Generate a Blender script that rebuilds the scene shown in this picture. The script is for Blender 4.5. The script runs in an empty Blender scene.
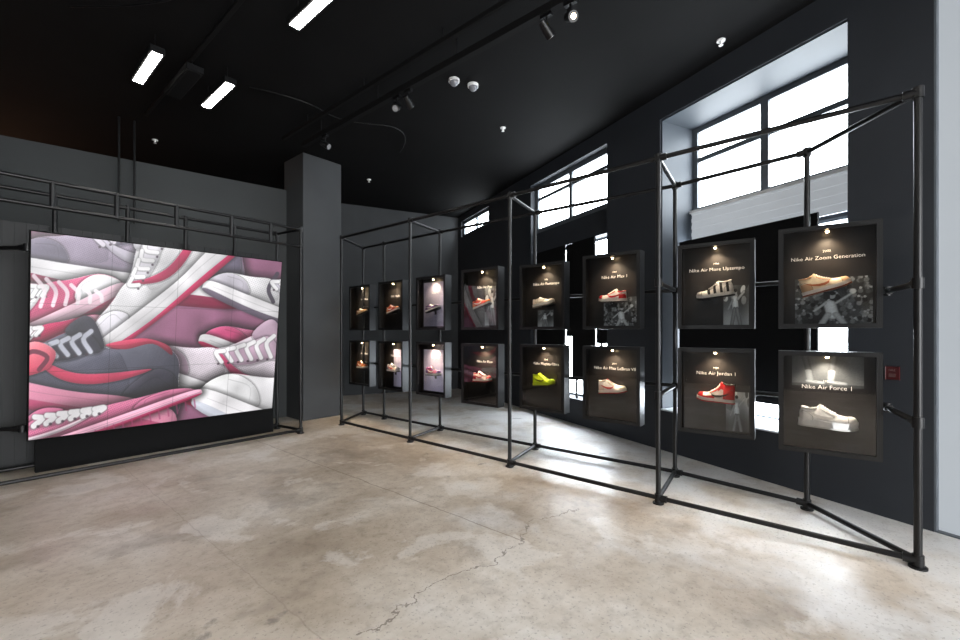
import bpy, bmesh, math, random
import numpy as np
from mathutils import Vector, Matrix
random.seed(4)
SC=bpy.context.scene
COL=SC.collection
try:
    SC.view_settings.view_transform='Standard'
except Exception: pass
F=432.0; CX=480.0; HY=332.0; CH=1.475
TH=math.radians(49.9); fx,fy=math.sin(TH),math.cos(TH)
def Yat(px,X):
    k=(px-CX)/F
    return (fy*X-k*fx*X)/(fx+k*fy)
def s2l(c):
    return tuple(((v/12.92) if v<=0.04045 else ((v+0.055)/1.055)**2.4) for v in c)
def rgb(r,g,b): return s2l((r/255,g/255,b/255))
# ---------------- materials
MATS={}
def mat(name,col,rough=0.6,metal=0.0,emit=0.0,ecol=None,noise=0.12,nscale=9.0,bump=0.0,spec=0.5):
    if name in MATS: return MATS[name]
    m=bpy.data.materials.new(name); m.use_nodes=True
    nt=m.node_tree; b=nt.nodes['Principled BSDF']
    b.inputs['Roughness'].default_value=rough; b.inputs['Metallic'].default_value=metal
    b.inputs['Specular IOR Level'].default_value=spec
    tc=nt.nodes.new('ShaderNodeTexCoord'); n=nt.nodes.new('ShaderNodeTexNoise')
    n.inputs['Scale'].default_value=nscale; n.inputs['Detail'].default_value=3
    nt.links.new(tc.outputs['Object'],n.inputs['Vector'])
    r=nt.nodes.new('ShaderNodeValToRGB')
    lo=tuple(c*(1-noise) for c in col)+(1,); hi=tuple(min(1,c*(1+noise)) for c in col)+(1,)
    r.color_ramp.elements[0].position=0.3; r.color_ramp.elements[1].position=0.7
    r.color_ramp.elements[0].color=lo; r.color_ramp.elements[1].color=hi
    nt.links.new(n.outputs['Fac'],r.inputs['Fac']); nt.links.new(r.outputs['Color'],b.inputs['Base Color'])
    if bump>0:
        bp=nt.nodes.new('ShaderNodeBump'); bp.inputs['Strength'].default_value=bump; bp.inputs['Distance'].default_value=0.01
        nt.links.new(n.outputs['Fac'],bp.inputs['Height']); nt.links.new(bp.outputs['Normal'],b.inputs['Normal'])
    if emit>0:
        b.inputs['Emission Color'].default_value=tuple(ecol or col)+(1,); b.inputs['Emission Strength'].default_value=emit
    MATS[name]=m; return m
def attr_mat(name,emit=1.0,lit=False):
    m=bpy.data.materials.new(name); m.use_nodes=True; nt=m.node_tree; b=nt.nodes['Principled BSDF']
    a=nt.nodes.new('ShaderNodeVertexColor'); a.layer_name='Col'
    if lit:
        nt.links.new(a.outputs['Color'],b.inputs['Base Color']); b.inputs['Roughness'].default_value=0.6
        nt.links.new(a.outputs['Color'],b.inputs['Emission Color']); b.inputs['Emission Strength'].default_value=0.2  # case prints glow faintly: part of their brightness is emission
    else:
        b.inputs['Base Color'].default_value=(0.01,0.01,0.01,1); b.inputs['Roughness'].default_value=0.4
        nt.links.new(a.outputs['Color'],b.inputs['Emission Color']); b.inputs['Emission Strength'].default_value=emit
    return m
def glass_mat():
    m=bpy.data.materials.new('clear_case_glass'); m.use_nodes=True; nt=m.node_tree; N=nt.nodes; L=nt.links
    N.remove(N['Principled BSDF']); out=N['Material Output']
    t=N.new('ShaderNodeBsdfTransparent'); g=N.new('ShaderNodeBsdfGlossy'); g.inputs['Roughness'].default_value=0.03
    f=N.new('ShaderNodeFresnel'); f.inputs['IOR'].default_value=1.9; mx=N.new('ShaderNodeMixShader')
    L.new(f.outputs[0],mx.inputs[0]); L.new(t.outputs[0],mx.inputs[1]); L.new(g.outputs[0],mx.inputs[2]); L.new(mx.outputs[0],out.inputs['Surface'])
    return m
# ---------------- mesh helpers
def obj(name,mesh,m=None,loc=(0,0,0),rot=(0,0,0)):
    o=bpy.data.objects.new(name,mesh); COL.objects.link(o); o.location=loc; o.rotation_euler=rot
    if m and len(mesh.materials)==0: mesh.materials.append(m)
    return o
def empty(name,loc,rot=(0,0,0),label=None,cat=None,group=None):
    o=bpy.data.objects.new(name,None); o.empty_display_size=0.1; COL.objects.link(o); o.location=loc; o.rotation_euler=rot
    tag(o,label,cat,group); return o
def tag(o,label=None,cat=None,group=None,kind=None):
    if label:o['label']=label
    if cat:o['category']=cat
    if group:o['group']=group
    if kind:o['kind']=kind
    return o
def keep(c,p):
    c.parent=p; c.matrix_parent_inverse=p.matrix_basis.inverted(); return c
def child(c,p):
    c.parent=p; return c
def bm_box(bm,c,s,M=None):
    r=bmesh.ops.create_cube(bm,size=1.0); vs=r['verts']
    for v in vs:
        v.co=Vector((v.co.x*s[0]+c[0],v.co.y*s[1]+c[1],v.co.z*s[2]+c[2]))
        if M: v.co=M@v.co
    return vs
def bm_tube(bm,p1,p2,r,seg=12,r2=None):
    p1=Vector(p1);p2=Vector(p2); d=p2-p1; L=d.length
    q=d.to_track_quat('Z','Y').to_matrix().to_4x4()
    M=Matrix.Translation((p1+p2)/2)@q
    bmesh.ops.create_cone(bm,cap_ends=True,segments=seg,radius1=r,radius2=r if r2 is None else r2,depth=L,matrix=M)
def bm_sphere(bm,c,r,seg=14,sc=(1,1,1)):
    M=Matrix.Translation(c)@Matrix.Diagonal((sc[0],sc[1],sc[2],1))
    bmesh.ops.create_uvsphere(bm,u_segments=seg,v_segments=max(6,seg//2),radius=r,matrix=M)
def fin(bm,name,smooth=False,bevel=0):
    if bevel>0:
        bmesh.ops.bevel(bm,geom=list(bm.edges),offset=bevel,segments=1,affect='EDGES',clamp_overlap=True)
    bmesh.ops.recalc_face_normals(bm,faces=bm.faces)
    me=bpy.data.meshes.new(name); bm.to_mesh(me); bm.free()
    if smooth:
        for p in me.polygons: p.use_smooth=True
    return me
def smooth_ang(me):
    for p in me.polygons: p.use_smooth=True
    try: me.set_sharp_from_angle(angle=math.radians(40))
    except Exception: pass
def boxes(name,lst,m,bevel=0,M=None,**k):
    bm=bmesh.new()
    for c,s in lst: bm_box(bm,c,s,M)
    return obj(name,fin(bm,name,bevel=bevel),m,**k)
def mm(a,b): # min/max box -> centre,size
    return (tuple((a[i]+b[i])/2 for i in range(3)),tuple(abs(b[i]-a[i]) for i in range(3)))
def tube(name,p1,p2,r,m,seg=12):
    bm=bmesh.new(); bm_tube(bm,p1,p2,r,seg); me=fin(bm,name); smooth_ang(me); return obj(name,me,m)

# ---------------- palette
M_ceil=mat('black_ceiling_paint',rgb(10,10,11),0.9,noise=0.2,nscale=2,spec=0.15)
M_wall=mat('charcoal_wall_paint',rgb(56,58,60),0.75,nscale=1.5,bump=0.05)
M_wallE=mat('slate_wall_paint',rgb(36,40,46),0.7,nscale=1.5,bump=0.05)
M_part=mat('grey_partition_paint',rgb(50,53,54),0.75,nscale=1.2)
M_reveal=mat('grey_reveal_paint',rgb(46,52,59),0.6,nscale=1.2)
M_brown=mat('dark_brown_far_wall',rgb(95,50,32),0.9)
M_pipe=mat('black_steel_pipe',rgb(9,9,11),0.4,0.2)
M_case=mat('black_case_lacquer',rgb(13,13,14),0.35,0.0,noise=0.08)
M_back=mat('dark_case_backing',rgb(27,24,23),0.45,noise=0.1)
M_black=mat('matte_black',rgb(6,6,7),0.8,spec=0.2)
M_slat=mat('dark_ribbed_cladding',rgb(22,24,26),0.6)
M_wframe=mat('grey_window_frame',rgb(84,90,96),0.5)
M_glass=mat('bright_daylight_pane',(1,1,1),0.3,emit=15.0,ecol=(0.88,0.95,1.0),noise=0)
M_glass2=mat('bright_low_pane',(1,1,1),0.3,emit=26.0,ecol=(0.84,0.92,1.0),noise=0)
M_glass3=mat('pale_storefront_pane',(0.14,0.15,0.16),0.5,emit=0.5,ecol=(0.70,0.76,0.82),noise=0.1,nscale=0.6)
M_south=mat('storefront_daylight_pane',(1,1,1),0.3,emit=13.5,ecol=(0.96,0.98,1.0),noise=0)
M_blind=mat('daylit_blind_glow',rgb(170,175,180),0.8,emit=0.3,ecol=(0.85,0.9,0.95),noise=0.03)  # emission stands in for daylight soaking through the blind
M_sill=mat('pale_sill',rgb(200,204,208),0.6)
M_lamp=mat('warm_lamp_glow',(1,0.8,0.5),0.3,emit=40,ecol=(1,0.72,0.4),noise=0)
M_strip=mat('white_strip_light',(1,1,1),0.3,emit=66,ecol=(1,0.96,0.90),noise=0)
M_white=mat('white_plastic',rgb(225,225,225),0.4)
M_letter=mat('cream_lettering_glow',rgb(200,196,188),0.5,emit=0.75,ecol=rgb(245,240,230),noise=0)  # glow added to make the letters stand out; no light source of their own
M_red=mat('red_plastic',rgb(70,12,15),0.5)
M_cglass=glass_mat()

# ---------------- floor
def floor_material():
    m=bpy.data.materials.new('worn_concrete'); m.use_nodes=True; nt=m.node_tree; N=nt.nodes; L=nt.links
    b=N['Principled BSDF']; g=N.new('ShaderNodeNewGeometry'); pos=g.outputs['Position']
    def noise(s,d=5,off=0,dist=0.0):
        mp=N.new('ShaderNodeMapping'); mp.inputs['Location'].default_value=(off,off*1.7,0); L.new(pos,mp.inputs['Vector'])
        n=N.new('ShaderNodeTexNoise'); n.inputs['Scale'].default_value=s; n.inputs['Detail'].default_value=d
        n.inputs['Distortion'].default_value=dist; n.inputs['Roughness'].default_value=0.6
        L.new(mp.outputs[0],n.inputs['Vector']); return n.outputs['Fac']
    def ramp(f,st):
        r=N.new('ShaderNodeValToRGB'); e=r.color_ramp.elements
        while len(e)<len(st): e.new(0.5)
        for i,(p,c) in enumerate(st): e[i].position=p; e[i].color=tuple(c)+(1,)
        L.new(f,r.inputs['Fac']); return r.outputs['Color']
    def math_(op,a,bb=None):
        n=N.new('ShaderNodeMath'); n.operation=op
        for i,v in enumerate((a,bb)):
            if v is None: continue
            if isinstance(v,(int,float)): n.inputs[i].default_value=v
            else: L.new(v,n.inputs[i])
        return n.outputs[0]
    def mix(f,a,bb,bt='MIX'):
        n=N.new('ShaderNodeMix'); n.data_type='RGBA'; n.blend_type=bt
        if isinstance(f,(int,float)): n.inputs['Factor'].default_value=f
        else: L.new(f,n.inputs['Factor'])
        for k,v in (('A',a),('B',bb)):
            s=[i for i in n.inputs if i.name==k and i.type=='RGBA'][0]
            if isinstance(v,tuple): s.default_value=v+(1,)
            else: L.new(v,s)
        return [o for o in n.outputs if o.type=='RGBA'][0]
    base=ramp(noise(0.7,10,3,0.2),[(0.33,rgb(158,143,126)),(0.46,rgb(184,171,155)),(0.56,rgb(202,192,179)),(0.67,rgb(218,212,204))])
    fine=ramp(noise(12,12,1,0.2),[(0.29,(0.68,0.66,0.63)),(0.45,(0.91,0.90,0.89)),(0.58,(1.0,1.0,1.0))])
    c=mix(0.85,base,fine,'MULTIPLY')
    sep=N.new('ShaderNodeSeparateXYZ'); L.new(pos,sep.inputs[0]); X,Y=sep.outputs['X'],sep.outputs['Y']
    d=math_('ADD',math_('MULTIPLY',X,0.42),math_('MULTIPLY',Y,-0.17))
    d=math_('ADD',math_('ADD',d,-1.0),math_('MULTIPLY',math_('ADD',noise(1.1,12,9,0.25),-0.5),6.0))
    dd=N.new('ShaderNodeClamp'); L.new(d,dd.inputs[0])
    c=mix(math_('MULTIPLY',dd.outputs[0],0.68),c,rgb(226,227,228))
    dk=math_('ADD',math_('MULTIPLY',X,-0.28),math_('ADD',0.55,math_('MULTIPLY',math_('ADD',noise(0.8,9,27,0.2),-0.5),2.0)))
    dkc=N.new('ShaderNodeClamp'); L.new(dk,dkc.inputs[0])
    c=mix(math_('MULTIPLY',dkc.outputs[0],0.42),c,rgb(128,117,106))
    spots=ramp(noise(1.2,12,21,0.2),[(0.57,(0,0,0)),(0.64,(1,1,1))])
    c=mix(math_('MULTIPLY',spots,0.38),c,rgb(122,110,99))
    sp2=ramp(noise(2.6,10,51,0.2),[(0.66,(0,0,0)),(0.70,(1,1,1))])
    c=mix(math_('MULTIPLY',sp2,0.55),c,rgb(86,80,77))
    pale=ramp(noise(1.4,12,33,0.3),[(0.56,(0,0,0)),(0.60,(1,1,1))])
    c=mix(math_('MULTIPLY',pale,0.36),c,rgb(232,229,225))
    speck=ramp(noise(50,3,5),[(0.34,(1,1,1)),(0.42,(0,0,0))])
    c=mix(math_('MULTIPLY',speck,0.4),c,rgb(108,99,91))
    w1=math_('MULTIPLY',math_('ADD',noise(5,4,2),-0.5),0.05)
    j=math_('LESS_THAN',math_('ABSOLUTE',math_('ADD',math_('ADD',X,-2.53),w1)),0.006)
    j=math_('MULTIPLY',j,math_('GREATER_THAN',Y,1.75))
    w2=math_('MULTIPLY',math_('ADD',noise(2.6,6,7),-0.5),0.55)
    k=math_('LESS_THAN',math_('ABSOLUTE',math_('ADD',math_('ADD',Y,-1.77),w2)),0.006)
    brk=math_('GREATER_THAN',noise(6,4,15),0.38)
    k=math_('MULTIPLY',math_('MULTIPLY',k,brk),math_('MULTIPLY',math_('GREATER_THAN',X,0.6),math_('LESS_THAN',X,3.3)))
    j2=math_('LESS_THAN',math_('ABSOLUTE',math_('ADD',math_('ADD',X,-1.1),w1)),0.004)
    c=mix(math_('MULTIPLY',j,0.55),c,rgb(112,95,80)); c=mix(math_('MULTIPLY',k,0.7),c,rgb(92,78,66))
    c=mix(math_('MULTIPLY',j2,0.25),c,rgb(115,98,84))
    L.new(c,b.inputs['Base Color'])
    rr=ramp(noise(2,7,11),[(0.35,(0.28,)*3),(0.65,(0.5,)*3)]); L.new(rr,b.inputs['Roughness'])
    bp=N.new('ShaderNodeBump'); bp.inputs['Strength'].default_value=0.15; bp.inputs['Distance'].default_value=0.01
    L.new(noise(9,8,4),bp.inputs['Height']); L.new(bp.outputs['Normal'],b.inputs['Normal'])
    return m
def S(o,label=None): o['kind']='structure'; return o
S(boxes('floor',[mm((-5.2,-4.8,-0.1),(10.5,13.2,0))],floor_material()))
S(boxes('ceiling',[mm((-5.2,-4.8,4.45),(10.5,13.2,4.55))],M_ceil))
S(boxes('wall_west',[mm((-5.2,-4.8,0),(-5.05,13.2,4.45))],M_wall))
w=boxes('window_8',[mm((-5.05,y,0.02),(-5.0,y+0.05,2.45)) for y in (1.95,2.6)]+[mm((-5.05,2.0,2.4),(-5.0,2.6,2.45))],M_wframe); S(w)
keep(boxes('glass',[mm((-5.04,2.0,0.02),(-5.03,2.6,2.4))],mat('doorway_daylight_pane',(1,1,1),0.3,emit=5,ecol=(0.92,0.96,1.0),noise=0)),w)
S(boxes('wall_far_north',[mm((-5.2,13.0,0),(10.5,13.2,4.45))],M_brown))
pa=Vector((0.27,8.07,0)); pb=Vector((3.56,7.42,0)); dv=(pb-pa).normalized(); pa2=pa-dv*5.3
ang=math.atan2(dv.y,dv.x); L_=(pb-pa2).length
Mp=Matrix.Translation(pa2)@Matrix.Rotation(ang,4,'Z')
S(boxes('wall_north',[mm((0,0,0),(L_+0.1,0.12,3.94))],M_part,M=Mp))
S(boxes('trim_1',[mm((3.58,6.84,0),(4.29,7.5,4.449))],M_wall,bevel=0.006))
S(boxes('wall_south',[mm((-5.2,-4.8,0),(10.5,-4.65,0.15)),mm((-5.2,-4.8,3.7),(10.5,-4.65,4.45)),mm((-5.2,-4.8,0.15),(-2.6,-4.65,3.7)),mm((3.4,-4.8,0.15),(10.5,-4.65,3.7))],M_wall))
w=boxes('window_5',[mm((x-0.03,-4.78,0.15),(x+0.03,-4.66,3.7)) for x in(-2.57,-0.6,1.4,3.37)],M_wframe); S(w)
keep(boxes('glass',[mm((-2.6,-4.76,0.15),(3.4,-4.74,3.7))],M_south),w)
# ---------------- angled window wall
P0=Vector((4.79,-0.07,0)); U=Vector((0.4067,0.9135,0)); Nn=Vector((0.9135,-0.4067,0))
MW=Matrix(((U.x,Nn.x,0,P0.x),(U.y,Nn.y,0,P0.y),(0,0,1,0),(0,0,0,1)))
def W(t0,t1,s0,s1,z0,z1): return mm((t0,s0,z0),(t1,s1,z1))
we=[W(-0.48,0.05,0,0.7,0,4.449),W(2.01,2.96,0,0.7,0,4.449),W(5.0,6.75,0,0.4,0,4.449),W(8.3,9.2,0,0.3,0,4.449),
    W(0.05,2.01,0,0.7,0,0.5),W(0.05,2.01,0,0.7,4.14,4.449),W(0.05,2.01,0.62,0.72,2.6,3.0),
    W(2.96,5.0,0,0.4,0,0.4),W(2.96,5.0,0,0.4,4.22,4.449),W(2.96,5.0,0.1,0.4,2.95,3.32),
    W(6.75,8.3,0,0.4,0,3.9),W(6.75,8.3,0,0.4,4.3,4.449),
    W(-4.9,-0.48,0.05,0.3,4.2,4.449),W(-4.9,-4.4,0.05,0.3,0,4.2)]
S(boxes('wall_east',we,M_wallE,M=MW))
S(boxes('trim_3',[W(1.99,2.009,0.02,0.6,0.5,4.14),W(0.05,1.99,0.02,0.6,4.12,4.139)],M_reveal,M=MW))
S(boxes('wall_northeast',[W(8.5,8.65,-6.2,0.1,0,4.449)],M_wall,M=MW))
def window(name,t0,t1,s,z0,z1,vm,hm,gm,fw=0.05):
    l=[W(t0,t0+fw,s-0.04,s+0.03,z0,z1),W(t1-fw,t1,s-0.04,s+0.03,z0,z1),W(t0,t1,s-0.041,s+0.031,z0,z0+fw),W(t0,t1,s-0.041,s+0.031,z1-fw,z1)]
    for v in vm: l.append(W(v-fw/2,v+fw/2,s-0.042,s+0.032,z0,z1))
    for h in hm: l.append(W(t0,t1,s-0.03,s+0.02,h-fw*0.35,h+fw*0.35))
    o=boxes(name,l,M_wframe,M=MW); S(o)
    g=boxes('glass',[W(t0,t1,s,s+0.012,z0,z1)],gm,M=MW); keep(g,o); return o
window('window_1',0.05,2.01,0.62,3.0,4.14,[1.08],[3.70],M_glass,0.085)
window('window_2',2.96,5.0,0.15,3.32,4.22,[3.95],[3.95],M_glass,0.08)
window('window_3',6.75,8.3,0.1,3.9,4.3,[7.5],[],M_glass,0.07)
window('window_6',0.05,2.01,0.64,0.5,2.6,[],[],M_glass2,0.03)
window('window_7',2.96,5.0,0.32,0.4,2.95,[],[],M_glass2,0.03)
window('window_4',-4.4,-0.48,0.045,0.0,4.2,[-1.9,-3.2],[],M_glass3,0.012)
S(boxes('trim_2',[W(0.05,2.01,-0.02,0.6,0.5,0.515)],M_sill,M=MW))
bl=boxes('window_blind',[W(0.12,1.95,0.50+0.008*(i%2),0.52+0.008*(i%2),2.62+i*0.045,2.664+i*0.045) for i in range(9)],M_blind,M=MW)
tag(bl,'pale grey pleated blind below the high window','blind')
keep(boxes('blind_rail',[W(0.10,1.97,0.49,0.62,3.005,3.04)],M_white,M=MW),bl)
for (t0,t1,s,z0,z1) in [(0.42,1.97,0.3,0.72,2.62),(3.3,3.84,0.06,0.72,2.94),(4.05,5.0,0.06,0.72,2.94),(2.97,3.3,0.1,1.3,2.62),(3.84,4.05,0.10,1.4,2.94)]:
    e=boxes('blackout_board',[W(t0,t1,s,s+0.025,z0,z1)],M_black,M=MW,bevel=0.002)
    if t1-t0>0.3:
        for q in (t0+0.05,t1-0.09):
            keep(boxes('stile',[W(q,q+0.04,s+0.025,s+0.05,0.515 if s>0.2 else 0.4,z1)],M_pipe,M=MW),e)
    tag(e,'matte black board shading the lower window','board','blackout boards in the lower windows')

# ---------------- rack of black pipes
def rack(label,cat,base,posts,rails,r=0.021):
    e=empty('pipe_rack',base,label=label,cat=cat)
    joints=set()
    for (x,y,z0,z1) in posts:
        keep(tube('post',(x,y,z0),(x,y,z1),r,M_pipe),e)
        if z0<0.05:
            bm=bmesh.new(); bm_tube(bm,(x,y,0),(x,y,0.012),r*2.2,16); bm_tube(bm,(x,y,0.012),(x,y,0.05),r*1.45,16)
            me=fin(bm,'foot'); smooth_ang(me); keep(obj('foot',me,M_pipe),e)
    for (a,b) in rails:
        keep(tube('rail',a,b,r*0.92,M_pipe),e)
        for p,q in((a,b),(b,a)):
            k=tuple(round(v,2) for v in p)
            if k in joints: continue
            joints.add(k)
            p=Vector(p); d=(Vector(q)-p).normalized()
            bm=bmesh.new(); bm_tube(bm,p-Vector((0,0,r*1.6)),p+Vector((0,0,r*1.6)),r*1.42,14); bm_tube(bm,p,p+d*0.07,r*1.35,14)
            me=fin(bm,'pipe_coupling'); smooth_ang(me); keep(obj('pipe_coupling',me,M_pipe),e)
    return e
FX=3.83
yf=[-0.355,1.22,2.80,4.45,6.10]
posts=[];rails=[]
for i,y in enumerate(yf): posts.append((FX,y,0,3.0))
rp=[(675,4.66),(807,4.50),(535,4.60),(440,4.56),(384,4.55)]
rpp=[(X,Yat(px,X)) for px,X in rp]
R0=(rpp[1]); R1=rpp[0]; R2=rpp[2]; R3=rpp[3]; R4=rpp[4]; R5=(4.55,6.55)
for q in (R0,R1,R2,R3,R4,R5): posts.append((q[0],q[1],0,3.0))
for z in (0.05,2.97):
    for i in range(4): rails.append(((FX,yf[i],z),(FX,yf[i+1],z)))
    ch=[R0,R1,R2,R3,R4,R5]
    for a,b in zip(ch,ch[1:]): rails.append(((a[0],a[1],z),(b[0],b[1],z)))
    rails.append(((FX,yf[0],z),(R0[0],R0[1],z)))
    rails.append(((FX,yf[1],z),(R1[0],R1[1],z))); rails.append(((FX,yf[2],z),(R2[0],R2[1],z)))
    rails.append(((FX,yf[3],z),(R3[0],R3[1],z))); rails.append(((FX,yf[4],z),(R5[0],R5[1],z)))
for z in (0.93,1.9):
    ch=[R0,R1,R2,R3,R4,R5]
    for a,b in zip(ch,ch[1:]): rails.append(((a[0],a[1],z),(b[0],b[1],z)))
    zz_=z-0.12 if z>1 else z-0.02
    rails.append(((FX,yf[0],zz_),(4.44,-0.245,zz_))); rails.append(((4.44,-0.245,zz_),(R0[0],R0[1],zz_)))
    rails.append(((FX,yf[1],z),(R1[0],R1[1],z)))
rack('long black steel pipe rack carrying the lit display cases','rack',(FX,2.8,0),posts,rails)
posts=[(3.13,6.05,0,3.0),(3.05,6.62,0,3.0),(-1.6,6.05,0,3.0),(-1.6,6.62,0,3.0),(0.1,6.62,0,3.0)]
for x in (0.62,1.25,1.85,2.45): posts.append((x,6.62,0,3.0))
for x in (0.55,1.05,1.6,2.2,2.7): posts.append((x,6.05,2.72,2.98))
rails=[]
for z in (0.05,2.97): rails+= [((-1.6,6.05,z),(3.13,6.05,z)),((-1.6,6.62,z),(3.05,6.62,z)),((3.13,6.05,z),(3.05,6.62,z)),((-1.6,6.05,z),(-1.6,6.62,z))]
rails+=[((-1.6,6.05,2.72),(3.13,6.05,2.72))]
rails+=[((0.0,6.62,2.3),(0.38,6.1,2.3)),((0.0,6.62,0.5),(0.36,6.35,0.5))]
rack('black steel pipe rack surrounding the large video screen','rack',(1,6.3,0),posts,rails,0.022)
o=boxes('ribbed_cladding',[mm((-3.0+i*0.09,6.80,0.0),(-2.96+i*0.09,6.812,2.66)) for i in range(66)]+[mm((-3.0,6.812,0.0),(2.98,6.86,2.66))],M_slat)
tag(o,'dark ribbed cladding panel behind the screen rack','wall panel')

# ---------------- raster painting
def poly_mask(UU,VV,P):
    m=np.zeros(UU.shape,bool); n=len(P); j=n-1
    for i in range(n):
        xi,yi=P[i];xj,yj=P[j]
        if yi!=yj:
            c=((yi>VV)!=(yj>VV))&(UU<(xj-xi)*(VV-yi)/(yj-yi)+xi); m^=c
        j=i
    return m
def smoothp(P,n=5):
    P=np.array(P,float); N_=len(P); out=[]
    for i in range(N_):
        p0,p1,p2,p3=P[i-1],P[i],P[(i+1)%N_],P[(i+2)%N_]
        for k in range(n):
            t=k/n
            out.append(0.5*((2*p1)+(-p0+p2)*t+(2*p0-5*p1+4*p2-p3)*t*t+(-p0+3*p1-3*p2+p3)*t**3))
    return out
def cur(P,n=5):
    P=[np.array(p,float) for p in P]; Q=[2*P[0]-P[1]]+P+[2*P[-1]-P[-2]]; o=[]
    for i in range(1,len(Q)-2):
        for k in range(n):
            t=k/n; o.append(tuple(0.5*((2*Q[i])+(-Q[i-1]+Q[i+1])*t+(2*Q[i-1]-5*Q[i]+4*Q[i+1]-Q[i+2])*t*t+(-Q[i-1]+3*Q[i]-3*Q[i+1]+Q[i+2])*t**3)))
    o.append(tuple(Q[-2])); return o
def line_dist(UU,VV,P):
    m=np.full(UU.shape,1e9)
    for (x0,y0),(x1,y1) in zip(P,P[1:]):
        dx,dy=x1-x0,y1-y0; L2=dx*dx+dy*dy+1e-9
        t=np.clip(((UU-x0)*dx+(VV-y0)*dy)/L2,0,1)
        m=np.minimum(m,(UU-x0-t*dx)**2+(VV-y0-t*dy)**2)
    return np.sqrt(m)
def raster_mesh(name,Wd,Ht,img,m):
    ny,nx=img.shape[:2]
    xs=np.linspace(0,Wd,nx); zs=np.linspace(0,Ht,ny)
    XX,ZZ=np.meshgrid(xs,zs)
    co=np.stack([XX.ravel(),np.zeros(nx*ny),ZZ.ravel()],1).astype(np.float32)
    idx=np.arange(nx*ny).reshape(ny,nx)
    q=np.stack([idx[:-1,:-1].ravel(),idx[:-1,1:].ravel(),idx[1:,1:].ravel(),idx[1:,:-1].ravel()],1)
    me=bpy.data.meshes.new(name); me.vertices.add(nx*ny); me.vertices.foreach_set('co',co.ravel())
    me.loops.add(q.size); me.loops.foreach_set('vertex_index',q.ravel().astype(np.int32))
    me.polygons.add(len(q)); me.polygons.foreach_set('loop_start',(np.arange(len(q))*4).astype(np.int32))
    try: me.polygons.foreach_set('loop_total',np.full(len(q),4,np.int32))
    except Exception: pass
    me.update(calc_edges=True); me.validate()
    a=me.color_attributes.new('Col','FLOAT_COLOR','POINT')
    lin=np.where(img<=0.04045,img/12.92,((img+0.055)/1.055)**2.4)
    c=np.ones((nx*ny,4),np.float32); c[:,:3]=lin.reshape(-1,3); a.data.foreach_set('color',c.ravel())
    me.materials.append(m); return me
src=np.array([(32,232),(283,262),(271,411),(27,437)],float); dst=np.array([(0,1),(1,1),(1,0),(0,0)],float)
A=[];B=[]
for (x,y),(u,v) in zip(src,dst):
    A.append([x,y,1,0,0,0,-u*x,-u*y]);B.append(u);A.append([0,0,0,x,y,1,-v*x,-v*y]);B.append(v)
Hm=np.append(np.linalg.solve(np.array(A),np.array(B)),1).reshape(3,3); Hi=np.linalg.inv(Hm)
nx,ny=560,470
u,v=np.meshgrid(np.linspace(0,1,nx),np.linspace(0,1,ny))
den=Hi[2,0]*u+Hi[2,1]*v+Hi[2,2]; PX=(Hi[0,0]*u+Hi[0,1]*v+Hi[0,2])/den; PY=(Hi[1,0]*u+Hi[1,1]*v+Hi[1,2])/den
img=np.zeros((ny,nx,3)); img[:]=np.array([150,96,126])/255
rs0=np.random.RandomState(7)
def region(Q,pad):
    Q=np.array(Q); m=(PX>Q[:,0].min()-pad)&(PX<Q[:,0].max()+pad)&(PY>Q[:,1].min()-pad)&(PY<Q[:,1].max()+pad)
    r=np.where(m.any(1))[0]; c=np.where(m.any(0))[0]
    if len(r)<4 or len(c)<4 or r[-1]-r[0]<3 or c[-1]-c[0]<3: return None
    return (slice(r[0],r[-1]+1),slice(c[0],c[-1]+1))
def paint(P,c1,c2=None,g=(0.2,1),R=5.0,shadow=3.0,amp=0.24,sheen=0.10,edge=0.0,mesh=0.0,sm=5,sdark=0.4):
    Q=smoothp(P,sm); Qa=np.array(Q); sl=region(Q,shadow+2)
    if sl is None: return
    px,py=PX[sl],PY[sl]; sub=img[sl]
    m=poly_mask(px,py,Q); d=line_dist(px,py,list(map(tuple,Q))+[tuple(Q[0])])
    if shadow>0:
        out=(~m)&(d<shadow); f=1-sdark*(1-d/shadow)**1.5; sub[out]*=f[out][:,None]
    c1=np.array(c1)/255; c2=(np.array(c2)/255) if c2 is not None else c1*0.82
    pr=px*g[0]+py*g[1]; q=Qa@np.array(g,float); t=np.clip((pr-q.min())/(q.max()-q.min()+1e-9),0,1)[...,None]
    base=c1*(1-t)+c2*t
    h=1-np.clip(d/R,0,1); hx=np.gradient(d,axis=1); hy=-np.gradient(d,axis=0); n=np.sqrt(hx**2+hy**2)+1e-6
    li=-(hx*0.5+hy*0.85)/n
    sh=1-amp*h*np.clip(0.55+0.45*li,0,1)
    if edge>0: sh=sh*(1-edge*np.clip(1-d/0.9,0,1))
    if mesh>0:
        pat=(np.sin(px*2.2+py*0.8)*np.sin(py*2.2-px*0.8)); sh=sh*(1-mesh*(pat>0.25))
    col=np.clip(base*sh[...,None]+sheen*(h*np.clip(-li,0,1))[...,None],0,1)
    aa=(np.clip(d/0.6,0,1)*m)[...,None]
    img[sl]=sub*(1-aa)+col*aa
def stroke(P,c,w,al=0.9,soft=0.35):
    sl=region(P,w+2)
    if sl is None: return
    d=line_dist(PX[sl],PY[sl],P); a=(np.clip((w+soft-d)/(2*soft),0,1)*al)[...,None]
    img[sl]=img[sl]*(1-a)+np.array(c)/255*a
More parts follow.
